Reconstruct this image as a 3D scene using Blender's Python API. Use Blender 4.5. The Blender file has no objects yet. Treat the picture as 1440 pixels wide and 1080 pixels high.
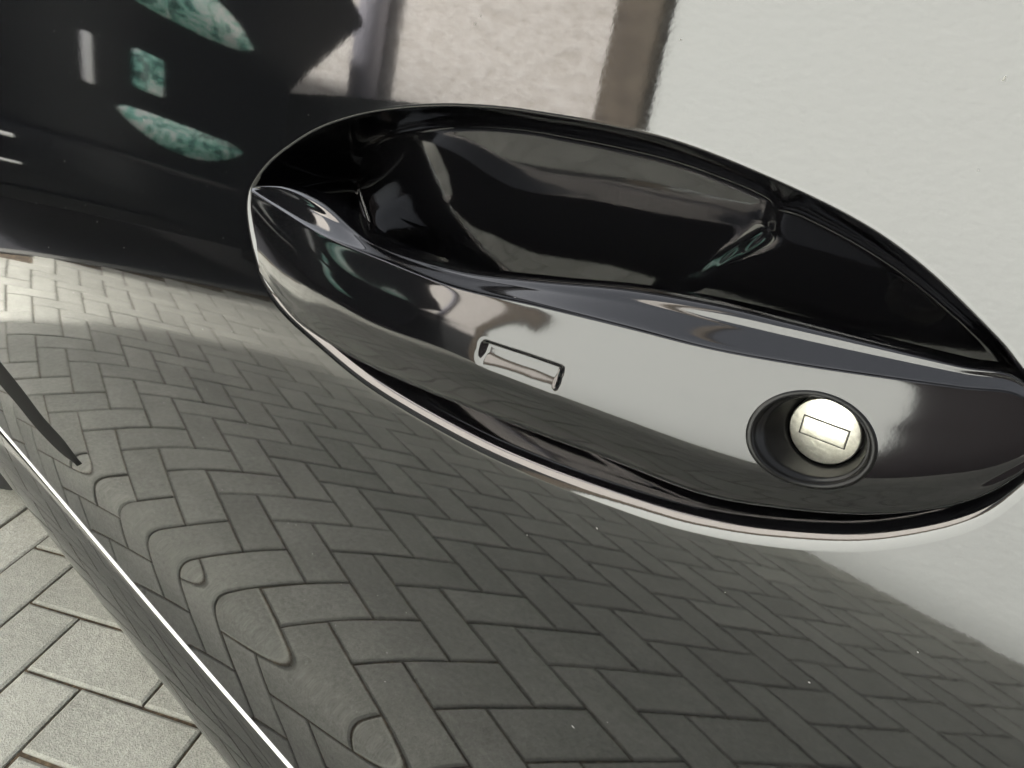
# Close-up of a glossy black car door with its pull handle, herringbone paving below.
import bpy, bmesh, math, random
import numpy as np
from mathutils import Vector, Matrix
random.seed(7); rng = np.random.default_rng(7)
scene = bpy.context.scene; col = scene.collection

# ------------------------------------------------------------ camera (x along the car, y out from the door, z up)
cam_d = bpy.data.cameras.new('camera'); cam = bpy.data.objects.new('camera', cam_d); col.objects.link(cam)
RIGHT = Vector((-0.75622, -0.65407, 0.0179)); UP = Vector((0.32983, -0.35743, 0.87376)); BACK = RIGHT.cross(UP); EYE = (0.01698, 0.20032, 0.85301)
cam.matrix_world = Matrix(((RIGHT.x, UP.x, BACK.x, EYE[0]), (RIGHT.y, UP.y, BACK.y, EYE[1]), (RIGHT.z, UP.z, BACK.z, EYE[2]), (0, 0, 0, 1)))
cam_d.sensor_width = 36; cam_d.lens = 36 * 1000 / 1440; cam_d.clip_start = 0.01; cam_d.clip_end = 3000
scene.camera = cam
# ------------------------------------------------------------ sky, sun, exposure
SUN_EL = math.radians(31); SUN_AZ = math.radians(161)     # direction the light comes from, measured like sun_rotation
w = bpy.data.worlds.new("World"); scene.world = w; w.use_nodes = True
nt = w.node_tree; bg = nt.nodes['Background']; sky = nt.nodes.new('ShaderNodeTexSky')
sky.sky_type = 'NISHITA'; sky.sun_disc = False; sky.sun_elevation = SUN_EL; sky.sun_rotation = SUN_AZ
sky.dust_density = 5.0; sky.air_density = 1.0; sky.ozone_density = 0.0
hz = nt.nodes.new('ShaderNodeHueSaturation'); hz.inputs['Saturation'].default_value = 0.25   # milky, hazy sky
nt.links.new(sky.outputs[0], hz.inputs['Color']); nt.links.new(hz.outputs[0], bg.inputs[0]); bg.inputs[1].default_value = 0.15
sd = bpy.data.lights.new('sun', 'SUN'); so = bpy.data.objects.new('sun', sd); col.objects.link(so)
sd.energy = 4.2; sd.angle = math.radians(6.0); sd.color = (1, .97, .93)   # veiled, hazy sun
sdir = Vector((math.sin(SUN_AZ) * math.cos(SUN_EL), math.cos(SUN_AZ) * math.cos(SUN_EL), math.sin(SUN_EL)))  # towards the sun
so.rotation_euler = sdir.to_track_quat('Z', 'Y').to_euler()
scene.view_settings.view_transform = 'Standard'; scene.view_settings.look = 'None'
scene.view_settings.exposure = 2.1; scene.view_settings.gamma = 1

# ------------------------------------------------------------ helpers
def link(o, parent=None):
    col.objects.link(o)
    if parent: o.parent = parent
    return o
def mesh_obj(name, verts, faces, m, parent=None, smooth=True):
    me = bpy.data.meshes.new(name); me.from_pydata([tuple(map(float, v)) for v in verts], [], faces)
    if smooth: me.polygons.foreach_set('use_smooth', [True] * len(me.polygons))
    me.materials.append(m); me.update()
    return link(bpy.data.objects.new(name, me), parent)
def bm_obj(name, bm, m, parent=None, smooth=False):
    me = bpy.data.meshes.new(name); bm.to_mesh(me); bm.free(); me.materials.append(m)
    if smooth: me.polygons.foreach_set('use_smooth', [True] * len(me.polygons))
    return link(bpy.data.objects.new(name, me), parent)
def tag(o, label=None, cat=None, group=None, kind=None):
    for k, v in (('label', label), ('category', cat), ('group', group), ('kind', kind)):
        if v: o[k] = v
    return o
def empty(name, loc=(0, 0, 0)):
    o = bpy.data.objects.new(name, None); o.location = loc; return link(o)
def box(bm, x0, x1, y0, y1, z0, z1, bev=0):
    r = bmesh.ops.create_cube(bm, size=1); vs = r['verts']
    bmesh.ops.scale(bm, verts=vs, vec=(x1 - x0, y1 - y0, z1 - z0)); bmesh.ops.translate(bm, verts=vs, vec=((x0 + x1) / 2, (y0 + y1) / 2, (z0 + z1) / 2))
    if bev: bmesh.ops.bevel(bm, geom=list({e for v in vs for e in v.link_edges}), offset=bev, segments=3, affect='EDGES', profile=.5)
def material(name, color, rough=.5, metal=0, ior=1.5, **kw):
    m = bpy.data.materials.new(name); m.use_nodes = True; b = m.node_tree.nodes['Principled BSDF']
    b.inputs['Base Color'].default_value = (*color, 1); b.inputs['Roughness'].default_value = rough
    b.inputs['Metallic'].default_value = metal; b.inputs['IOR'].default_value = ior
    for k, v in kw.items(): b.inputs[k].default_value = v
    return m
def nodes(m): return m.node_tree.nodes, m.node_tree.links, m.node_tree.nodes['Principled BSDF']
def noise(m, scale, detail=4, rough=.6, coord='Object', vec=None):
    N, L, b = nodes(m); t = N.new('ShaderNodeTexNoise'); t.inputs['Scale'].default_value = scale
    t.inputs['Detail'].default_value = detail; t.inputs['Roughness'].default_value = rough
    if vec is None:
        tc = N.new('ShaderNodeTexCoord'); vec = tc.outputs[coord]
        if coord == 'World':
            pass
    L.new(vec, t.inputs['Vector']); return t
def ramp(m, fac, stops):
    N, L, b = nodes(m); r = N.new('ShaderNodeValToRGB'); e = r.color_ramp.elements
    while len(e) < len(stops): e.new(.5)
    for k, (p, c) in enumerate(stops): e[k].position = p; e[k].color = (*c, 1) if len(c) == 3 else c
    L.new(fac, r.inputs[0]); return r
def bump(m, h, strength, dist):
    N, L, b = nodes(m); u = N.new('ShaderNodeBump'); u.inputs['Strength'].default_value = strength; u.inputs['Distance'].default_value = dist
    L.new(h, u.inputs['Height']); L.new(u.outputs[0], b.inputs['Normal']); return u

# ------------------------------------------------------------ measured shape of the door skin and the handle (metres)
NU,NZ=13,32
CTRL=np.array([0.34313,0.28529,0.23377,0.18859,0.14977,0.11733,0.091315,0.071772,0.058808,0.052905,0.053231,0.056614,0.060456,0.062924,0.063811,0.062782,0.059406,0.053284,0.044283,0.032646,0.018799,0.0031995,-0.013766,-0.031832,-0.050842,-0.070712,-0.091399,-0.11289,-0.13516,-0.15823,-0.1821,-0.20678,0.33588,0.27855,0.22755,0.18287,0.14452,0.11252,0.086905,0.067708,0.055031,0.049377,0.049925,0.053477,0.057448,0.060108,0.06128,0.060653,0.05778,0.052178,0.043695,0.032679,0.019627,0.0050171,-0.010773,-0.027531,-0.045154,-0.063597,-0.082845,-0.10289,-0.12373,-0.14537,-0.16781,-0.19106,0.3286,0.27182,0.22134,0.17718,0.13931,0.10777,0.082562,0.063723,0.051335,0.045932,0.046712,0.050417,0.054469,0.057277,0.058689,0.058431,0.056064,0.05097,0.042946,0.032531,0.020292,0.006717,-0.0078352,-0.023229,-0.039427,-0.056426,-0.074226,-0.09283,-0.11224,-0.13246,-0.15348,-0.17531,0.3213,0.26508,0.21516,0.17153,0.13418,0.10312,0.078354,0.059898,0.047815,0.042676,0.043705,0.047547,0.051616,0.054492,0.056034,0.056,0.054027,0.049362,0.041749,0.031985,0.020659,0.008243,-0.0049362,-0.018869,-0.03359,-0.04912,-0.06547,-0.082641,-0.10063,-0.11944,-0.13906,-0.15949,0.31407,0.25844,0.20911,0.16606,0.12929,0.098775,0.074516,0.056515,0.044798,0.039989,0.041338,0.045356,0.049438,0.052367,0.053968,0.053898,0.051885,0.047375,0.040133,0.031144,0.020923,0.009903,-0.0017274,-0.014126,-0.027354,-0.041432,-0.056359,-0.072132,-0.088741,-0.10618,-0.12443,-0.14348,0.30684,0.25184,0.20315,0.16075,0.12461,0.094721,0.071059,0.053607,0.042343,0.037952,0.03971,0.043959,0.048074,0.051092,0.052843,0.052964,0.051203,0.047059,0.040444,0.032361,0.023371,0.013859,0.0036546,-0.0074154,-0.019363,-0.032178,-0.045847,-0.060358,-0.0757,-0.091864,-0.10884,-0.12662,0.29934,0.24502,0.197,0.15527,0.11983,0.090627,0.06764,0.050823,0.040092,0.036191,0.03839,0.042844,0.046958,0.050063,0.052049,0.052615,0.051416,0.047806,0.042091,0.035053,0.027211,0.018827,0.0097491,-0.00016368,-0.010938,-0.022566,-0.035034,-0.048332,-0.062447,-0.077374,-0.093108,-0.10965,0.29153,0.23789,0.19057,0.14957,0.11487,0.086436,0.064232,0.04818,0.038132,0.034905,0.037566,0.042128,0.046113,0.049196,0.051432,0.052622,0.05203,0.049084,0.044298,0.03828,0.031463,0.024046,0.015962,0.0071116,-0.0025472,-0.013024,-0.024314,-0.036413,-0.049314,-0.063015,-0.077516,-0.092819,0.28294,0.22997,0.18334,0.14306,0.10912,0.081503,0.060155,0.044993,0.03586,0.033584,0.03678,0.041477,0.045365,0.048375,0.050595,0.05194,0.05169,0.049472,0.045698,0.040782,0.03505,0.028665,0.021621,0.013858,0.0053356,-0.0039676,-0.014058,-0.024938,-0.036607,-0.049067,-0.06232,-0.07637,0.27175,0.21937,0.17333,0.13363,0.10029,0.073279,0.052597,0.038213,0.030089,0.028698,0.032428,0.037434,0.041614,0.044986,0.047591,0.04937,0.049798,0.048589,0.045982,0.042283,0.037742,0.032503,0.026592,0.019985,0.012647,0.0045565,-0.0043011,-0.013934,-0.024347,-0.035544,-0.04753,-0.060308,0.25922,0.20738,0.16187,0.12269,0.089862,0.063385,0.043276,0.029556,0.022248,0.021597,0.025878,0.031371,0.036084,0.040059,0.043294,0.045703,0.046949,0.046834,0.045464,0.043045,0.039769,0.035757,0.031055,0.025659,0.019548,0.012701,0.0051013,-0.0032642,-0.012404,-0.022324,-0.033029,-0.044521,0.24664,0.19534,0.15036,0.11171,0.079419,0.053501,0.03399,0.020927,0.014335,0.014352,0.019209,0.025267,0.030589,0.035205,0.039101,0.042186,0.044259,0.045185,0.044998,0.043819,0.041784,0.038995,0.035502,0.031317,0.026429,0.02082,0.014472,0.0073699,-0.00049913,-0.0091436,-0.018569,-0.028778,0.23398,0.18324,0.13882,0.10073,0.069006,0.043664,0.02474,0.012274,0.0062927,0.0069158,0.012376,0.019078,0.025092,0.030434,0.035082,0.038951,0.04189,0.043791,0.044668,0.044616,0.043747,0.042147,0.039861,0.036898,0.033247,0.028889,0.023801,0.017967,0.011373,0.0040062,-0.0041386,-0.013065]).reshape(NU,NZ)
OUTLINE=[(0.31019, 0.77308), (0.3053, 0.77924), (0.29649, 0.78694), (0.28336, 0.79514), (0.26204, 0.80539), (0.23426, 0.81354), (0.20291, 0.81867), (0.17533, 0.82069), (0.15328, 0.8207), (0.13329, 0.82018), (0.11279, 0.81877), (0.08974, 0.81481), (0.06342, 0.80841), (0.04577, 0.80143), (0.02839, 0.79138), (0.02141, 0.78638), (0.01412, 0.78005), (0.01078, 0.77487), (0.0105, 0.76822), (0.01236, 0.76087), (0.01708, 0.7512), (0.02573, 0.74217), (0.03893, 0.7327), (0.05497, 0.72501), (0.07391, 0.71818), (0.09639, 0.71298), (0.13767, 0.70766), (0.17489, 0.70613), (0.22384, 0.70908), (0.26206, 0.71743), (0.28506, 0.72441), (0.2981, 0.73246), (0.30565, 0.74367), (0.30991, 0.75395), (0.31196, 0.76451)]
POCKET=[(0.3474, 0.77029), (0.32873, 0.79617), (0.26983, 0.81851), (0.18121, 0.82784), (0.12887, 0.82642), (0.09822, 0.82254), (0.08947, 0.81769), (0.08529, 0.81032), (0.08616, 0.79968), (0.0879, 0.79518), (0.10117, 0.78366), (0.1225, 0.76563), (0.16298, 0.73634), (0.22959, 0.70111), (0.33362, 0.70554)]
STATIONS=[[(0.30209, 0.0385, 0.77659), (0.30085, 0.0405, 0.77534), (0.29852, 0.04283, 0.76641), (0.29546, 0.04529, 0.75346), (0.29607, 0.04477, 0.74014)], [(0.27609, 0.03983, 0.78127), (0.27382, 0.04512, 0.77403), (0.27042, 0.04882, 0.76294), (0.26771, 0.05181, 0.74926), (0.2702, 0.04902, 0.73028)], [(0.24608, 0.04272, 0.78076), (0.23647, 0.05087, 0.77222), (0.23268, 0.05553, 0.76279), (0.23177, 0.05861, 0.75188), (0.24742, 0.05284, 0.72884)], [(0.2123, 0.04556, 0.77368), (0.19911, 0.0536, 0.77205), (0.19662, 0.05911, 0.76177), (0.19642, 0.06246, 0.75112), (0.21245, 0.05491, 0.72833)], [(0.17118, 0.04765, 0.77493), (0.16297, 0.05597, 0.77275), (0.15929, 0.06113, 0.76462), (0.15805, 0.06455, 0.75421), (0.16982, 0.0571, 0.73177)], [(0.13971, 0.04419, 0.77834), (0.13318, 0.053, 0.77433), (0.12939, 0.0587, 0.76416), (0.12738, 0.06221, 0.75368), (0.13435, 0.05455, 0.73282)], [(0.11209, 0.04082, 0.78214), (0.10544, 0.04993, 0.77531), (0.1015, 0.05578, 0.76412), (0.09912, 0.05934, 0.75353), (0.10376, 0.0521, 0.73421)], [(0.08703, 0.0386, 0.78402), (0.08236, 0.04693, 0.7757), (0.07859, 0.05241, 0.7642), (0.07596, 0.0559, 0.75333), (0.07696, 0.05034, 0.73534)], [(0.06574, 0.03682, 0.78426), (0.06238, 0.04362, 0.77712), (0.05877, 0.04862, 0.76561), (0.05589, 0.05203, 0.75449), (0.05553, 0.04771, 0.74032)], [(0.04712, 0.03519, 0.78419), (0.04473, 0.04027, 0.77888), (0.04173, 0.04437, 0.76897), (0.03843, 0.04728, 0.75947), (0.03611, 0.04461, 0.74733)], [(0.03196, 0.03368, 0.78409), (0.03017, 0.03712, 0.78041), (0.02742, 0.04008, 0.77311), (0.02471, 0.0422, 0.76628), (0.02167, 0.04095, 0.75644)], [(0.02164, 0.03237, 0.78424), (0.0204, 0.03458, 0.78139), (0.01846, 0.03658, 0.7762), (0.01675, 0.03803, 0.7715), (0.01477, 0.03754, 0.76493)], [(0.01236, 0.03246, 0.77688), (0.01204, 0.03352, 0.77665), (0.01164, 0.03372, 0.77588), (0.01135, 0.03393, 0.77507), (0.01113, 0.03326, 0.7738)]]
LOCK_C=(0.05383, 0.04972, 0.76196)
DISC_C=(0.05275, 0.04222, 0.76201)
SLOT_A=(0.14868, 0.06236, 0.75662)
SLOT_B=(0.14588, 0.06069, 0.76214)
SLOT_C=(0.11894, 0.06054, 0.76181)
SLOT_D=(0.11934, 0.06181, 0.7559)
STRIP=[(0.88672, 0.03993, 0.48576), (0.84021, 0.03899, 0.46931), (0.80113, 0.0374, 0.44927), (0.75022, 0.03749, 0.44179), (0.73855, 0.03493, 0.41689)]
STRIP_LO=[(0.99808, 0.02859, 0.40735), (0.95193, 0.02905, 0.40242), (0.89173, 0.02943, 0.39095), (0.80974, 0.0315, 0.39507), (0.73855, 0.03493, 0.41689)]
def bsp(t, n):
    i = np.clip(np.floor(t).astype(int), 1, n - 3); a = t - i
    return i - 1, np.stack([(1 - a)**3, 3*a**3 - 6*a*a + 4, -3*a**3 + 3*a*a + 3*a + 1, a**3], -1) / 6
def door_y(x, z):
    """outward offset of the door skin at distance x along the car and height z"""
    x = np.asarray(x, float); z = np.asarray(z, float); sh = np.broadcast(x, z).shape
    x = np.broadcast_to(x, sh).ravel(); z = np.broadcast_to(z, sh).ravel()
    xc = np.clip(x, -.08, 1.12)
    iu, wu = bsp(np.arcsinh((xc - .05) / .25) * 3 + 3.5, NU); iz, wz = bsp((z - .02) / .04, NZ)
    cc = CTRL[(iu[:, None] + np.arange(4))[:, :, None], (iz[:, None] + np.arange(4))[:, None, :]]
    y = np.einsum('ki,kij,kj->k', wu, cc, wz)
    y = y - .05 * np.clip(x - 1.12, 0, None)**1.5 - .05 * np.clip(-.08 - x, 0, None)**1.5
    return y.reshape(sh)
def spline(P, n, closed=False):
    """Catmull-Rom through the rows of P, n samples per span"""
    P = np.asarray(P, float); m = len(P); outp = []
    for k in range(m if closed else m - 1):
        g = lambda q: P[q % m] if closed else P[min(max(q, 0), m - 1)]
        a, b, c, d = g(k - 1), g(k), g(k + 1), g(k + 2)
        for j in range(n):
            t = j / n
            outp.append(.5 * (2*b + (c - a)*t + (2*a - 5*b + 4*c - d)*t*t + (3*b - a - 3*c + d)*t**3))
    if not closed: outp.append(P[-1])
    return np.array(outp)

# ------------------------------------------------------------ materials
PAINT = material('black_paint', (.0035, .0037, .0042), .03, 0, 1.75)
n_ = noise(PAINT, 900, 2); r_ = ramp(PAINT, n_.outputs['Fac'], [(.35, (.025,)*3), (.75, (.05,)*3)])
PAINT.node_tree.links.new(r_.outputs[0], PAINT.node_tree.nodes['Principled BSDF'].inputs['Roughness'])
n2 = noise(PAINT, 260, 3); bump(PAINT, n2.outputs['Fac'], .013, .0003)
GLOSS = material('black_gloss_plastic', (.003, .003, .0035), .07, 0, 1.62)
n2 = noise(GLOSS, 320, 3); bump(GLOSS, n2.outputs['Fac'], .03, .0002)
BOWL = material('recess_plastic', (.003, .003, .0035), .06, 0, 1.8)
n2 = noise(BOWL, 320, 3); bump(BOWL, n2.outputs['Fac'], .04, .0003)
DARKP = material('lock_bore_plastic', (.004, .004, .004), .3, 0, 1.3)
STRIP_DARK = material('strip_dark', (.006, .006, .006), .7, 0, 1.15)
TYRE = material('tyre_rubber', (.02, .02, .02), .7)
CHROME = material('nickel', (.86, .82, .72), .32, 1)
n_ = noise(CHROME, 700, 5, .7); r_ = ramp(CHROME, n_.outputs['Fac'], [(.3, (.48, .465, .40)), (.7, (.68, .665, .59))]); nodes(CHROME)[1].new(r_.outputs[0], nodes(CHROME)[2].inputs['Base Color'])
bump(CHROME, n_.outputs['Fac'], .25, .0003)
BRIGHT = material('bright_white', (.86, .86, .84), .3, 0)
GLASS = material('dark_glass', (.004, .006, .006), .02, 0, 1.6)

def paver_material(name, attr):
    m = material(name, (.3, .3, .27), .85); N, L, b = nodes(m)
    geo = N.new('ShaderNodeNewGeometry'); P = geo.outputs['Position']
    a = noise(m, 9, 5, .6, vec=P); f = noise(m, 420, 3, .7, vec=P); g = noise(m, 90, 4, .6, vec=P)
    base = ramp(m, a.outputs['Fac'], [(.3, (.305, .305, .265)), (.55, (.345, .345, .302)), (.75, (.385, .382, .335))])
    if attr: r = N.new('ShaderNodeAttribute'); r.attribute_name = 'tone'; rv = r.outputs['Fac']
    else: r = N.new('ShaderNodeObjectInfo'); rv = r.outputs['Random']
    mr = N.new('ShaderNodeMapRange'); mr.inputs[3].default_value = .88; mr.inputs[4].default_value = 1.07; L.new(rv, mr.inputs[0])
    v1 = N.new('ShaderNodeMapRange'); v1.inputs[1].default_value = .3; v1.inputs[2].default_value = .7; v1.inputs[3].default_value = .72; v1.inputs[4].default_value = 1.3; L.new(f.outputs['Fac'], v1.inputs[0])
    v2 = N.new('ShaderNodeMapRange'); v2.inputs[1].default_value = .3; v2.inputs[2].default_value = .7; v2.inputs[3].default_value = .85; v2.inputs[4].default_value = 1.12; L.new(g.outputs['Fac'], v2.inputs[0])
    cur = base.outputs[0]
    for s in (mr.outputs[0], v1.outputs[0], v2.outputs[0]):
        q = N.new('ShaderNodeVectorMath'); q.operation = 'SCALE'; L.new(cur, q.inputs[0]); L.new(s, q.inputs['Scale']); cur = q.outputs[0]
    L.new(cur, b.inputs['Base Color'])
    ad = N.new('ShaderNodeMath'); ad.operation = 'ADD'; L.new(f.outputs['Fac'], ad.inputs[0]); L.new(g.outputs['Fac'], ad.inputs[1])
    bump(m, ad.outputs[0], .8, .002)
    return m
PAVER = paver_material('paver_concrete', False); PAVER_S = paver_material('paver_concrete_far', True)
SAND = material('joint_sand', (.06, .075, .055), .95); nn = noise(SAND, 60, 6, .7)
rr = ramp(SAND, nn.outputs['Fac'], [(.35, (.03, .024, .017)), (.55, (.085, .062, .038)), (.72, (.22, .165, .10))]); nodes(SAND)[1].new(rr.outputs[0], nodes(SAND)[2].inputs['Base Color']); bump(SAND, nn.outputs['Fac'], .8, .003)

# ------------------------------------------------------------ the car
car = empty('parked_car', (0, 0, 0))
tag(car, 'glossy black car seen close up along its door, mirroring the paving', 'car')

OUT = spline(OUTLINE, 8, True)                       # closed (x, z) outline of the handle recess
def signed(px, pz):
    """distance to the outline, negative inside; also nearest outline point"""
    A = OUT; B = np.roll(OUT, -1, 0); D = B - A; DD = (D**2).sum(1)
    P = np.stack([px, pz], 1)[:, None]
    t = np.clip(((P - A) * D).sum(2) / DD, 0, 1); Q = A + D * t[..., None]
    d2 = ((P - Q)**2).sum(2); k = d2.argmin(1); near = Q[np.arange(len(k)), k]; d = np.sqrt(d2.min(1))
    c = (A[:, 1] > P[..., 1]) != (B[:, 1] > P[..., 1])
    with np.errstate(all='ignore'): xi = A[:, 0] + (P[..., 1] - A[:, 1]) * D[:, 0] / D[:, 1]
    inside = ((c & (P[..., 0] < xi)).sum(1) % 2) == 1
    return np.where(inside, -d, d), near
def lines(*seg):
    o = []
    for a, b, s in seg: o += list(np.arange(a, b - 1e-9, s))
    return np.array(o + [seg[-1][1]])
ZB = .31
gx = lines((-1.1, -.08, .04), (-.08, .36, .002), (.36, 1.2, .008), (1.2, 1.36, .02)); gz = lines((ZB, .68, .006), (.68, .88, .002), (.88, .96, .01))
X, Zg = np.meshgrid(gx, gz, indexing='ij'); shp = X.shape; px = X.ravel().copy(); pz = Zg.ravel().copy()
nearm = (px > -.06) & (px < .34) & (pz > .68) & (pz < .87); idn = np.where(nearm)[0]
sd_ = np.full(len(px), 9.); ds, nr = [], []
for ch in np.array_split(idn, max(1, len(idn) // 4000)):
    a, b = signed(px[ch], pz[ch]); sd_[ch] = a
    s = np.abs(a) < .0012; px[ch[s]] = b[s, 0]; pz[ch[s]] = b[s, 1]; sd_[ch[s]] = 0
I_ = np.arange(len(px)).reshape(shp); F_ = np.stack([I_[:-1, :-1], I_[:-1, 1:], I_[1:, 1:], I_[1:, :-1]], -1).reshape(-1, 4)
kf = F_[(sd_[F_].max(1) > 0) & (sd_[F_].min(1) < 0)]; mv = np.unique(kf[sd_[kf] < 0]); a, b = signed(px[mv], pz[mv]); px[mv] = b[:, 0]; pz[mv] = b[:, 1]
py = door_y(px, pz); V = np.stack([px, py, pz], 1)
I = np.arange(len(px)).reshape(shp); F = np.stack([I[:-1, :-1], I[:-1, 1:], I[1:, 1:], I[1:, :-1]], -1).reshape(-1, 4)
keep = ~((sd_[F].max(1) <= 0)); F = F[keep]
door = mesh_obj('door_panel', V, F[:, ::-1].tolist(), PAINT, car)

# sill below the seam
def strip_mesh(name, prof_fn, xs, mat, parent):
    prof = [prof_fn(x) for x in xs]; n = len(prof[0]); vs = [(x, y, z) for x, p in zip(xs, prof) for y, z in p]
    fs = [(i*n + j, i*n + j + 1, (i + 1)*n + j + 1, (i + 1)*n + j) for i in range(len(xs) - 1) for j in range(n - 1)]
    return mesh_obj(name, vs, fs, mat, parent)
sx = lines((-1.1, .2, .05), (.2, 1.16, .01))
def sill_prof(x):
    y0 = float(door_y(x, ZB)); p = []
    for k in range(25):
        a = k / 24
        # bulges slightly outward, then rolls under
        ang = math.radians(27 - 116 * a**1.2)
        p.append(ang)
    y, z = y0 + .0008, ZB - .0035; o = [(y - .012, z), (y - .001, z + .0012), (y, z)]
    for ang in p:
        y += math.sin(ang) * .0085; z -= math.cos(ang) * .0085 if ang > -1.57 else .0; o.append((y, z))
    o.append((y - .12, z - .002)); return o
sill = strip_mesh('sill_panel', sill_prof, sx, PAINT, car)
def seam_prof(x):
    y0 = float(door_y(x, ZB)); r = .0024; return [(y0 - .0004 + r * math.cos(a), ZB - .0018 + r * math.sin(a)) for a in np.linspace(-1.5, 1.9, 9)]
seam = strip_mesh('seam_line', seam_prof, sx, BRIGHT, car); seam['label'] = 'thin bright line along the bottom of the door'  # narrow white bead just below the door's lower edge
# dark raised strip on the lower door, pointed at one end
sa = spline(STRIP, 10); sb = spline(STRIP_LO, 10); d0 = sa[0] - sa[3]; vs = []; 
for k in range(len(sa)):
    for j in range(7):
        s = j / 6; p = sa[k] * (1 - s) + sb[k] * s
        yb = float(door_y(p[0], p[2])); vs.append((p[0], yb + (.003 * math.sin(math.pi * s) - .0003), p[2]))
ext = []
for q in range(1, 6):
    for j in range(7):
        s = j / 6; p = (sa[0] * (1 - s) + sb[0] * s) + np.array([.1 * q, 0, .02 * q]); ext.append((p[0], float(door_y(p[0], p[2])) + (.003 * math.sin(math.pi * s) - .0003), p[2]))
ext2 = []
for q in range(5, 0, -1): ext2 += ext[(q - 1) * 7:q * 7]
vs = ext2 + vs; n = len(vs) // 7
blade = mesh_obj('dark_blade', vs, [(i*7 + j, i*7 + j + 1, (i + 1)*7 + j + 1, (i + 1)*7 + j) for i in range(n - 1) for j in range(6)], STRIP_DARK, car)

# upper body: glass and roof (unseen; made long and tall to shade the paving)
yb = float(door_y(.5, .96))
def wall_strip(name, prof, x0, x1, mat, n=2):
    xs = np.linspace(x0, x1, n); return strip_mesh(name, lambda x: prof, xs, mat, car)
wall_strip('side_window', [(yb, .96), (yb - .06, 1.12), (yb - .15, 1.33), (yb - .22, 1.66)], -2.2, 2.1, GLASS)
wall_strip('roof', [(yb - .215, 1.658), (yb - .28, 1.72), (yb - .45, 1.76), (-.95, 1.78), (-1.5, 1.74), (-1.62, 1.64), (-1.8, .95)], -2.3, 1.95, PAINT)
for nm, (a, b), m_ in (('windscreen', ((1.95, 1.7), (2.35, 1.0)), GLASS), ('rear_window', ((-2.3, 1.7), (-2.45, 1.0)), GLASS)):
    mesh_obj(nm, [(a[0] if 0 else a, -.35, b)for a, b in ((a[0], a[1]), (b[0], b[1]))] + [(a, -1.5, b) for a, b in ((b[0], b[1]), (a[0], a[1]))], [(0, 1, 2, 3)], m_, car)
bm = bmesh.new(); box(bm, 1.95, 2.5, -1.75, -.02, .5, 1.0, .1); box(bm, -2.3, -1.1, -1.75, -.02, .3, 1.0, .1); box(bm, -1.1, 2.4, -1.72, -.16, .22, .95, .03)
bm_obj('body', bm, PAINT, car, True)
def wheel(x, y0):
    prof = [(.20, .0), (.30, .0), (.325, .03), (.33, .06), (.33, .17), (.31, .2), (.2, .2)]; n = 48; vs = []; fs = []
    for k in range(n):
        a = 2 * math.pi * k / n
        for r, d in prof: vs.append((x + r * math.cos(a), y0 - d, .33 + r * math.sin(a)))
    m = len(prof)
    for k in range(n):
        for j in range(m - 1): fs.append((k*m + j, k*m + j + 1, ((k + 1) % n)*m + j + 1, ((k + 1) % n)*m + j))
    t = mesh_obj('tyre', vs, fs, TYRE, car)
    bm = bmesh.new(); bmesh.ops.create_cone(bm, cap_ends=True, segments=40, radius1=.205, radius2=.17, depth=.06, matrix=Matrix.Translation((x, y0 - .06, .33)) @ Matrix.Rotation(math.pi/2, 4, 'X'))
    bm_obj('wheel_rim', bm, material('rim_metal', (.3, .3, .3), .3, 1), t)
for x in (1.52, -1.35): wheel(x, .035 if x > 0 else -.01)

# ------------------------------------------------------------ handle recess (bezel + bowl)
CX0, CX1 = OUT[:, 0].min(), OUT[:, 0].max()
def medial(x):
    k = np.clip((x - CX0) / (CX1 - CX0), 0, 1); kk = .2 + .62 * k
    mx = CX0 + (CX1 - CX0) * kk
    top = np.array([OUT[np.argmin(np.abs(OUT[:, 0] - xx) + (OUT[:, 1] < .78) * 9)][1] if False else 0 for xx in np.atleast_1d(mx)])
    return mx
PT = OUT; nrm = np.roll(PT, -1, 0) - np.roll(PT, 1, 0); nrm = np.stack([nrm[:, 1], -nrm[:, 0]], 1); nrm /= np.linalg.norm(nrm, axis=1)[:, None]
a_, _ = signed(PT[:1, 0] + nrm[:1, 0] * .002, PT[:1, 1] + nrm[:1, 1] * .002)
if a_[0] > 0: nrm = -nrm                      # nrm now points inward
def zmid(x):
    hi = []; lo = []
    s = np.abs(OUT[:, 0] - x) < .006; q = OUT[s, 1]
    return (q.max() + q.min()) / 2 if len(q) else .78
MX = medial(PT[:, 0]); MZ = np.array([zmid(x) for x in MX]); MZ = np.convolve(np.r_[MZ[-12:], MZ, MZ[:12]], np.ones(25) / 25, 'valid')
rings = []
RL = (.0039 + .0026 * nrm[:, 1])[:, None]
for d, dh in ((-.0003, .00001), (0, .000012)): q = PT + nrm * d; rings.append((q, dh))
for a in np.linspace(.15, 1.25, 9): rings.append((PT + nrm * RL * math.sin(a), -RL[:, 0] * (1 - math.cos(a)) + .00002))
base = rings[-1][0]; h0 = rings[-1][1]; DEPTH = .017
M2 = np.stack([MX, MZ], 1)
for s in np.linspace(.012, .97, 80):
    q = base * (1 - s) + M2 * s; rings.append((q, h0 - (DEPTH + h0) * (1 - (1 - s)**1.7)))
PK = spline(POCKET, 8, True)
vs = []
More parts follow.
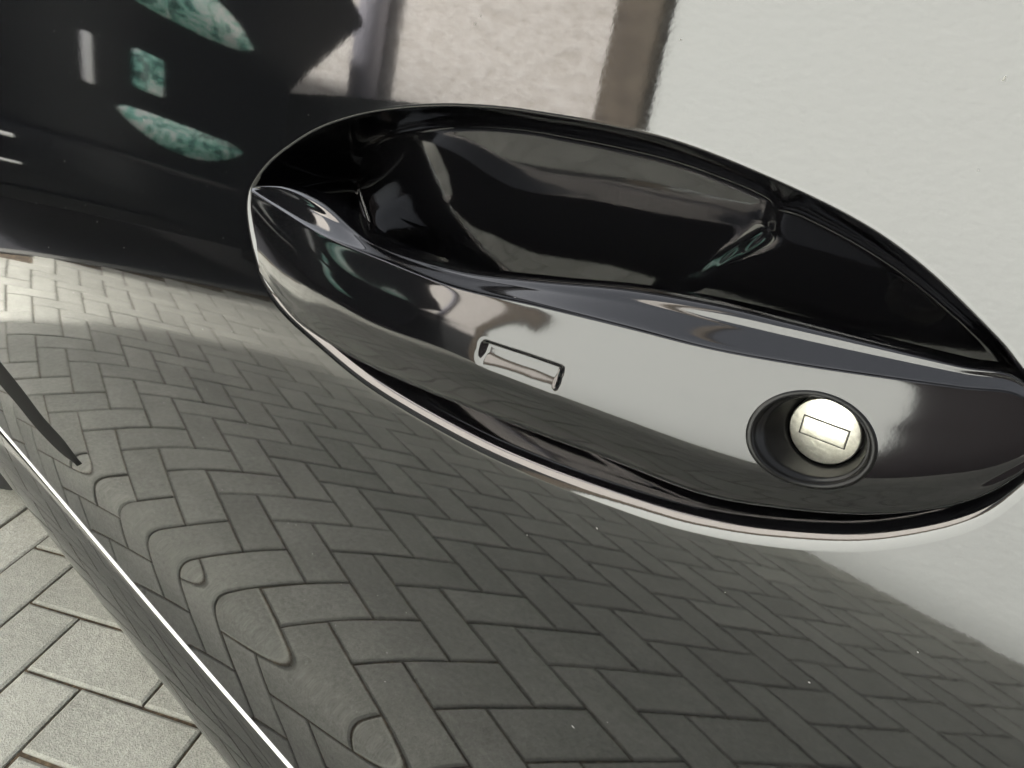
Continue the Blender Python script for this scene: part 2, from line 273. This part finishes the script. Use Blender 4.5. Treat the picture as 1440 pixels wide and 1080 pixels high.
for i_, (q, dh) in enumerate(rings):
    yp = door_y(q[:, 0], q[:, 1])
    if i_ > 10:
        keepOUT = OUT; dd_ = -signed(q[:, 0], q[:, 1])[0]; OUT = PK; sdp, _ = signed(q[:, 0], q[:, 1]); OUT = keepOUT
        m_ = np.clip(.5 - sdp / .0065, 0, 1); m_ = m_*m_*(3 - 2*m_)
        zz = q[:, 1] - .80
        floor = (.0105 + .17 * zz - 1.3 * np.clip(q[:, 0] - .172, 0, .13)**2) * m_ + (.0148 + .23 * zz) * (1 - m_)
        d_l = RL[:, 0] * math.sin(1.25); t_ = np.clip((dd_ - d_l) / (.0105 - d_l), 0, 1); wgt = 1 - (1 - t_)**2.4
        floor = np.minimum(floor, yp + h0 - .002)
        y_ = (yp + h0) * (1 - wgt) + floor * wgt
    else: y_ = yp + dh
    vs.append(np.stack([q[:, 0], y_, q[:, 1]], 1))
nr_, npt = len(vs), len(PT); vs = np.concatenate(vs)
fs = [(r*npt + k, r*npt + (k + 1) % npt, (r + 1)*npt + (k + 1) % npt, (r + 1)*npt + k) for r in range(nr_ - 1) for k in range(npt)]
fs.append(tuple((nr_ - 1)*npt + k for k in range(npt)))
handle = mesh_obj('door_handle', vs, fs, BOWL, car); handle['label'] = 'black pull handle with its scooped recess let into the door'

# ------------------------------------------------------------ grip
ST = np.array(STATIONS)                              # stations x 5 rows x 3
NL = 40
def sec(row):                                         # refine one cross-section: back-top, T, R, F1, F2, B, back-bottom
    T, R_, F1, F2, B = row
    th = np.array([0, 1.0, 0]); k = min(1, (R_[1] - T[1]) / .01) * 1
    back_t = T + np.array([0, -.010, -.002]); back_b = B + np.array([0, -.009, .003])
    r0 = R_ + (T - R_) * .12; r1 = R_ + (F1 - R_) * .07
    return np.array([back_t, T, (T + r0) / 2 + np.array([0, .0002 * k, .0002]), r0 + np.array([0, .0002, 0]), R_ + np.array([0, .0007, 0]), r1 + np.array([0, .0002, 0]), F1, F2, F2 * .45 + B * .55 + np.array([0, .0022 * k, 0]), B, back_b])
SC = np.array([sec(r) for r in ST]); ROW = []
SL = np.stack([spline(SC[:, k], NL) for k in range(SC.shape[1])], 1)    # along x rows
G = np.stack([spline(SL[i], 18) for i in range(len(SL))])                # fine
GN, GM = G.shape[:2]
def unit(v): return v / np.linalg.norm(v)
AX = unit(np.array([0, 1.0, .12]))                    # lock axis
LC = np.array(LOCK_C); LX = unit(np.cross(AX, [0, 0, 1.0])); LZ = unit(np.cross(LX, AX)); 
if LZ[2] < 0: LZ = -LZ
P = G.reshape(-1, 3).copy(); rel = P - LC
u = rel @ LX; v = rel @ LZ; a_l, b_l = .0128, .0104
rho = np.sqrt((u / a_l)**2 + (v / b_l)**2) + 1e-9
front = (P[:, 1] > LC[1] - .016)
# snap a clean elliptical edge
front = (P[:, 1] > LC[1] - .012)
II = np.arange(GN * GM).reshape(GN, GM); FF = np.stack([II[:-1, :-1], II[1:, :-1], II[1:, 1:], II[:-1, 1:]], -1).reshape(-1, 4)
kf = FF[(rho[FF].max(1) > 1) & (rho[FF].min(1) < 1)]; inn = np.zeros(len(P), bool); inn[kf[rho[kf] < 1]] = True
near = inn & front; rho0 = rho.copy()
sc_ = (1 / rho[near]); P[near] += np.outer(u[near] * (sc_ - 1), LX) + np.outer(v[near] * (sc_ - 1), LZ); rho[near] = 1
# pocket: a ramp pressed into the front face
A_, B_, C_, D_ = map(np.array, (SLOT_A, SLOT_B, SLOT_C, SLOT_D))
ex = unit(C_ - B_); ez = unit(B_ - A_); Ls = np.linalg.norm(C_ - B_); 
ez = unit(np.cross(np.cross(ex, np.array([0, 0, 1.0])), ex)); Hs = .0052
uu = (P - B_) @ ex; vv = (P - B_) @ ez               # v from -Hs (bottom) to 0 (top)
def sst(a, b, x): t = np.clip((x - a) / (b - a), 0, 1); return t * t * (3 - 2 * t)
e_ = .0006
mask = sst(-.001, .001, uu) * (1 - sst(Ls - .0012, Ls + .0006, uu)) * (1 - sst(-.0011, .0006, vv)) * sst(-Hs - .002, -Hs + .002, vv)
dep = .0014 + .0008 * np.clip((vv + Hs) / Hs, 0, 1)
P[:, 1] -= mask * dep * front
I = np.arange(GN * GM).reshape(GN, GM); F = np.stack([I[:-1, :-1], I[1:, :-1], I[1:, 1:], I[:-1, 1:]], -1).reshape(-1, 4)
rf = rho0[F]; ff = front[F].all(1); F = F[~((rf.max(1) <= 1.0) & ff)]
grip = mesh_obj('grip', P, F[:, ::-1].tolist(), GLOSS, handle)

def ring_mesh(name, prof, mat, parent, center, n=72, cap=False):
    """prof: list of (scale of the ellipse a,b in metres, offset along the lock axis)"""
    vs = []; fs = []
    for (ra, rb), o in prof:
        for k in range(n):
            t = 2 * math.pi * k / n; vs.append(center + LX * ra * math.cos(t) + LZ * rb * math.sin(t) + AX * o)
    for r in range(len(prof) - 1):
        for k in range(n): fs.append((r*n + k, r*n + (k + 1) % n, (r + 1)*n + (k + 1) % n, (r + 1)*n + k))
    if cap: fs.append(tuple(r_ for r_ in range((len(prof) - 1)*n, len(prof)*n)))
    return mesh_obj(name, vs, fs, mat, parent)
# crater: its lip follows the grip surface, so fit the lip height to the nearest grip points
gp = P.reshape(-1, 3); gu = (gp - LC) @ LX; gv = (gp - LC) @ LZ; ga = (gp - LC) @ AX; sel = front & (rho < 1.6) & (rho > .99)
AA = np.c_[np.ones(sel.sum()), gu[sel], gv[sel], gu[sel]**2, gv[sel]**2, gu[sel]*gv[sel]]; cf = np.linalg.lstsq(AA, ga[sel], rcond=None)[0]
surf_off = lambda a, b: cf @ np.array([1, a, b, a*a, b*b, a*b])
DC = np.array(DISC_C); du = (DC - LC) @ LX; dv = (DC - LC) @ LZ; s0 = (DC - LC) @ AX; RD_ = .0088
dc = LC + LX*du + LZ*dv; n = 96; vs = []; fs = []
gk = P[sel]; gu_, gv_, ga_ = gu[sel], gv[sel], ga[sel]
def surf_near(a, b):
    d = (gu_ - a)**2 + (gv_ - b)**2; k = np.argsort(d)[:10]; w_ = 1 / (d[k] + 1e-8); A3 = np.c_[np.ones(10), gu_[k] - a, gv_[k] - b] * np.sqrt(w_)[:, None]
    return float(np.linalg.lstsq(A3, ga_[k] * np.sqrt(w_), rcond=None)[0][0])
LO = [(1.12, -.0002, 0), (1.10, .00012, 0), (1.06, .0003, 0), (1.02, .0003, 0), (.985, .0001, 0), (.965, -.0004, .0), (.95, -.0010, .04), (1, 0, .14), (1, 0, .3), (1, 0, .5), (1, 0, .7), (1, 0, .85), (1, 0, 1), (1, -.0025, 1)]
for s, o, m_ in LO:
    for k in range(n):
        t = 2*math.pi*k/n; s_ = s if m_ < .1 else .94
        ea, eb = a_l*s_*math.cos(t), b_l*s_*math.sin(t); so_ = surf_near(ea, eb) if s > 1.04 and m_ == 0 else surf_near(a_l*1.05*math.cos(t), b_l*1.05*math.sin(t))
        a2, b2 = ea*(1 - m_) + (du + RD_*math.cos(t))*m_, eb*(1 - m_) + (dv + RD_*math.sin(t))*m_
        mm = m_**.8
        vs.append(LC + LX*a2 + LZ*b2 + AX*(so_*(1 - mm) + s0*mm + o))
for r in range(len(LO) - 1):
    for k in range(n): fs.append((r*n + k, r*n + (k+1) % n, (r+1)*n + (k+1) % n, (r+1)*n + k))
crater = mesh_obj('lock_surround', vs, fs, DARKP, handle)
r0 = .0084
lock = ring_mesh('lock_cylinder', [((r0, r0), s0 - .005), ((r0, r0), s0 + .0000), ((r0*.985, r0*.985), s0 + .0004), ((r0*.95, r0*.95), s0 + .0006)], CHROME, handle, dc, cap=True)
s0 -= .0002
# keyhole flap: thin plate in a shallow dark slot on the disc
def plate(name, w_, h_, o0, o1, rot, mat, parent, cx=0, cz=0, rad=.0003):
    bm = bmesh.new(); box(bm, -w_/2, w_/2, -h_/2, h_/2, o0, o1, rad)
    c_, s_ = math.cos(rot), math.sin(rot)
    for v_ in bm.verts:
        x, y, z = v_.co; x += cx; y += cz; X_ = x*c_ - y*s_; Y_ = x*s_ + y*c_; v_.co = Vector(dc + LX*X_ + LZ*Y_ + AX*z)
    return bm_obj(name, bm, mat, parent, True)
SLOTM = material('slot_shadow_gap', (.02, .018, .015), .6)
#lock slot orientation follows the grip
ang = math.atan2(float(ex @ LZ), float(ex @ LX))
plate('keyway_gap', .0112, .0052, s0 + .0003, s0 + .00086, ang, SLOTM, handle, rad=.0002)
plate('keyhole_flap', .0106, .0046, s0 + .0002, s0 + .0010, ang, CHROME, handle, cx=0, cz=.0001, rad=.0003)

# ------------------------------------------------------------ ground and herringbone paving
PDIR = np.array([-0.9143, -0.4051]); RDIR = np.array([-0.4051, 0.9143]); ORG = np.array([.9748, .1252])
g = mesh_obj('ground', [(-400, -400, -.0055), (400, -400, -.0055), (400, 400, -.0055), (-400, 400, -.0055)], [(0, 1, 2, 3)], SAND, smooth=False); tag(g, kind='structure')
def paver_mesh(w_, l_):
    j = .0026; c = .0038; x0, x1, y0, y1 = j, w_ - j, j, l_ - j
    vs = [(x0, y0, -.03), (x1, y0, -.03), (x1, y1, -.03), (x0, y1, -.03), (x0, y0, -.0025), (x1, y0, -.0025), (x1, y1, -.0025), (x0, y1, -.0025), (x0 + c, y0 + c, 0), (x1 - c, y0 + c, 0), (x1 - c, y1 - c, 0), (x0 + c, y1 - c, 0)]
    fs = [(8, 9, 10, 11)] + [(k, (k+1) % 4, 4 + (k+1) % 4, 4 + k) for k in range(4)] + [(4 + k, 4 + (k+1) % 4, 8 + (k+1) % 4, 8 + k) for k in range(4)]
    return vs, fs
vsp, fsp = paver_mesh(.1, .2); me = bpy.data.meshes.new('paver'); me.from_pydata([(v[0], v[1], v[2]) for v in vsp], [], fsp); me.materials.append(PAVER)
bm = bmesh.new(); bm.from_mesh(me); bmesh.ops.recalc_face_normals(bm, faces=bm.faces[:]); bm.to_mesh(me); bm.free()
paving = empty('paving'); tag(paving, kind='structure')
rotP = math.atan2(PDIR[1], PDIR[0]); sgn = PDIR[0]*RDIR[1] - PDIR[1]*RDIR[0]   # handedness of (p, r)
cells = []
for n_ in range(-90, 90):
    for k in range(-60, 60):
        cells.append((n_, n_ + 4*k, 0)); cells.append((n_, n_ - 1 + 4*k, 1))   # (p, r, lies along p)
def centre(c):
    p, r, o = c; return ORG + PDIR * .1 * (p + (1 if o else .5)) + RDIR * .1 * (r + (.5 if o else 1))
vis = []; far = []
for c in cells:
    q = centre(c)
    if not (-4 < q[0] < 3.0 and -2.2 < q[1] < 4.2): continue
    (vis if 0 else far).append((((q[0] - .9)**2 * .8 + (q[1] - .15)**2) if q[1] > -.35 else 50 + q[0]**2, c, q))
far.sort(key=lambda t: t[0]); vis = far[:296]; far = far[296:]
for _, (p, r, o), q in vis:
    ob = bpy.data.objects.new('paver', me); link(ob, paving)
    a = rotP if o else rotP + math.pi/2
    a += random.gauss(0, .006)
    ca, sa_ = math.cos(a - math.pi/2), math.sin(a - math.pi/2)
    off = Vector((.05*ca - .1*sa_, .05*sa_ + .1*ca))
    ob.location = (q[0] - off.x, q[1] - off.y, random.gauss(0, .0007)); ob.rotation_euler = (random.gauss(0, .003), random.gauss(0, .003), a - math.pi/2)
V = []; F = []; tone = []
vp = np.array(vsp) - np.array([.05, .1, 0])
for _, (p, r, o), q in far:
    a = (rotP if o else rotP + math.pi/2) - math.pi/2 + random.gauss(0, .005); ca, sa_ = math.cos(a), math.sin(a); b = len(V)
    t_ = rng.random()
    zz = vp[:, 2] + random.gauss(0, .0007); xx = vp[:, 0]*ca - vp[:, 1]*sa_ + q[0]; yy = vp[:, 0]*sa_ + vp[:, 1]*ca + q[1]
    V += list(zip(xx, yy, zz)); F += [tuple(b + i for i in f) for f in fsp]; tone += [t_] * 12
po = mesh_obj('pavers', V, F, PAVER_S, paving, smooth=False); po['kind'] = 'stuff'
at_ = po.data.attributes.new('tone', 'FLOAT', 'POINT'); at_.data.foreach_set('value', tone)

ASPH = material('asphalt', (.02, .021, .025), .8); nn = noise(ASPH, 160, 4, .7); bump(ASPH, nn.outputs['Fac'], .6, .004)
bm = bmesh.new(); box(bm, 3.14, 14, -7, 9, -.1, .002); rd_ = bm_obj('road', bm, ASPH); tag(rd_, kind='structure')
KERB = material('kerb_stone', (.12, .12, .11), .85)
kb = empty('kerb'); tag(kb, kind='structure')
bm = bmesh.new(); box(bm, -.0, .07, -.498, .498, -.1, .004, .006); k0 = bm_obj('kerb_stone', bm, KERB, kb); k0.location = (3.065, -3.0, 0)
for i in range(1, 8): kk = k0.copy(); link(kk, kb); kk.location = (3.065, -3.0 + i, 0)
# ------------------------------------------------------------ what the paint mirrors
PALE = material('white_render', (.77, .80, .765), .9); nn = noise(PALE, 40, 5, .6); bump(PALE, nn.outputs['Fac'], .5, .01)
CREAM = material('cream_roughcast', (.72, .66, .58), .9); nn = noise(CREAM, 14, 6, .7)
rr = ramp(CREAM, nn.outputs['Fac'], [(.3, (.60, .56, .50)), (.55, (.80, .76, .71)), (.8, (.88, .86, .82))]); nodes(CREAM)[1].new(rr.outputs[0], nodes(CREAM)[2].inputs['Base Color']); bump(CREAM, nn.outputs['Fac'], .9, .03)
BROWN = material('weathered_timber', (.13, .105, .075), .8); nn = noise(BROWN, 8, 6, .6); rr = ramp(BROWN, nn.outputs['Fac'], [(.3, (.08, .065, .05)), (.7, (.18, .15, .11))]); nodes(BROWN)[1].new(rr.outputs[0], nodes(BROWN)[2].inputs['Base Color'])
bm = bmesh.new(); box(bm, -.45, 1.42, 2.41, 2.65, -.05, 3.5, .01); t = bm_obj('white_wall', bm, PALE); tag(t, 'tall smooth white rendered wall mirrored in the right of the door', 'wall')
bm = bmesh.new(); box(bm, 1.7, 9.5, 3.3, 3.5, -.05, 6.0, .01); t = bm_obj('cream_wall', bm, CREAM); tag(t, 'cream roughcast wall mirrored above the handle', 'wall')
bm = bmesh.new(); box(bm, 1.43, 1.62, 2.36, 2.5, -.05, 6, .02); t = bm_obj('timber_post', bm, BROWN); tag(t, 'brown timber post between white and cream walls, mirrored above handle', 'post')
MAROON = material('dark_maroon', (.008, .004, .004), .7)
bm = bmesh.new(); box(bm, -7, -.47, 2.44, 2.52, -.05, 3.4, .01); t = bm_obj('maroon_screen', bm, MAROON); tag(t, 'added dark maroon gate right of the white wall', 'screen')  # added, unseen: mirrors dark in place of the person holding the camera
PIPE = material('grey_pipe', (.42, .41, .46), .6)
bm = bmesh.new(); bmesh.ops.create_cone(bm, cap_ends=True, segments=24, radius1=.09, radius2=.09, depth=6, matrix=Matrix.Translation((3.75, 3.18, 3)))
t = bm_obj('drainpipe', bm, PIPE, smooth=True); tag(t, 'lilac grey drainpipe on the cream roughcast wall', 'pipe')
HEDGE = material('dark_timber', (.015, .017, .016), .7)
def prism(name, poly, axis, a0, a1, m, parent=None):
    """poly in the two other axes, extruded along axis from a0 to a1"""
    f = (lambda p, a: (a, p[0], p[1])) if axis == 'x' else (lambda p, a: (p[0], a, p[1]))
    n = len(poly); vs = [f(p, a0) for p in poly] + [f(p, a1) for p in poly]
    fs = [tuple(range(n)), tuple(range(2*n - 1, n - 1, -1))] + [(k, k + n, (k + 1) % n + n, (k + 1) % n) for k in range(n)]
    bm = bmesh.new(); V_ = [bm.verts.new(v) for v in vs]; [bm.faces.new([V_[i] for i in f_]) for f_ in fs]
    bmesh.ops.recalc_face_normals(bm, faces=bm.faces[:]); bmesh.ops.bevel(bm, geom=bm.edges[:], offset=.02, segments=2, affect='EDGES')
    return bm_obj(name, bm, m, parent)
t = prism('low_dark_fence', [(1.63, -.05), (4.2, -.05), (4.2, 1.26), (3.7, 1.3), (1.63, 1.62)], 'y', 2.6, 2.7, HEDGE); tag(t, 'low black fence in front of the cream wall', 'fence')
# dark van parked ahead, its back towards us
van = empty('parked_van', (3.3, 1.3, 0)); tag(van, 'dark van with pale green glass in its back, mirrored left of the handle', 'van')
def pbox(name, m, *a, bev=0):
    bm = bmesh.new(); box(bm, *a, bev); o = bm_obj(name, bm, m, van, True); o.matrix_parent_inverse = Matrix.Translation((-3.3, -1.3, 0)); return o
VD = material('van_paint', (.003, .0035, .005), .25, 0, 1.25)
GG = material('green_glass_highlights', (.22, .5, .4), .12, 0, 1.6)
n_ = noise(GG, 8, 6, .7); n_.inputs['Distortion'].default_value = 1.6; rr = ramp(GG, n_.outputs['Fac'], [(.42, (.05, .13, .11)), (.5, (.34, .80, .66)), (.58, (.90, .97, .93))]); nodes(GG)[1].new(rr.outputs[0], nodes(GG)[2].inputs['Base Color'])  # teal and white highlights painted into the glass colour
bd = prism('body', [(.35, .22), (2.25, .22), (2.32, 1.25), (2.75, 1.85), (2.5, 2.1), (.6, 2.1), (.35, 1.9)], 'x', 3.3, 7.8, VD, van); bd.matrix_parent_inverse = Matrix.Translation((-3.3, -1.3, 0)); pbox('bumper', VD, 3.15, 3.4, .4, 2.1, .3, .6, bev=.05)
def crescent(y0, y1, zc, bow, th):
    vs = []; n = 16
    for k in range(n + 1):
        t = k / n; y = y0 + (y1 - y0) * t; a = math.sin(math.pi * t); z = zc + bow * a
        for x_ in (3.27, 3.31): vs += [(x_, y, z - th * a**.6 / 2 - .002), (x_, y, z + th * a**.6 / 2 + .002)]
    fs = []
    for k in range(n):
        b = 4 * k; fs += [(b, b+1, b+5, b+4), (b+1, b+3, b+7, b+5), (b, b+4, b+6, b+2)]
    o = mesh_obj('lamp_glass', vs, fs, GG, van); o.matrix_parent_inverse = Matrix.Translation((-3.3, -1.3, 0))
crescent(1.38, 2.02, .80, -.05, .15); crescent(1.34, 2.05, 1.36, .05, .22); pbox('lamp_glass', GG, 3.26, 3.31, 1.46, 1.60, .92, 1.10, bev=.02)
pbox('white_bar', material('bar_white', (.85, .85, .85), .3), 3.26, 3.31, 1.235, 1.275, .86, 1.08, bev=.015)  # plain white bar on the van's back
pbox('bumper_glint', BRIGHT, 3.13, 3.16, .55, .86, .53, .545, bev=.004); pbox('bumper_glint', BRIGHT, 3.13, 3.16, .55, .86, .42, .43, bev=.003)  # thin light strips painted as glints on the bumper
# specks of dust on the paint
vs = []; fs = []
for k in range(140):
    x = random.uniform(.0, .6); z = random.uniform(.45, .86); a_, _ = signed(np.array([x]), np.array([z]))
    if a_[0] < .004: continue
    y = float(door_y(x, z)); r = random.choice((.00012, .00016, .0002, .0003)); e = random.uniform(1, 3); th = random.uniform(0, 3.14); b = len(vs)
    for q in range(5):
        t = q * 2 * math.pi / 5 + random.uniform(-.3, .3); px_, pz_ = r * e * math.cos(t), r * math.sin(t)
        vs.append((x + px_ * math.cos(th) - pz_ * math.sin(th), y + .0001, z + px_ * math.sin(th) + pz_ * math.cos(th)))
    vs.append((x, y + .0003, z)); fs += [(b + q, b + (q + 1) % 5, b + 5) for q in range(5)]
du_ = mesh_obj('dust', vs, fs, material('dust_grey', (.28, .28, .26), .9), car, smooth=False); du_['kind'] = 'stuff'
scene.render.engine = 'CYCLES'
scene.cycles.max_bounces = 8; scene.cycles.glossy_bounces = 6
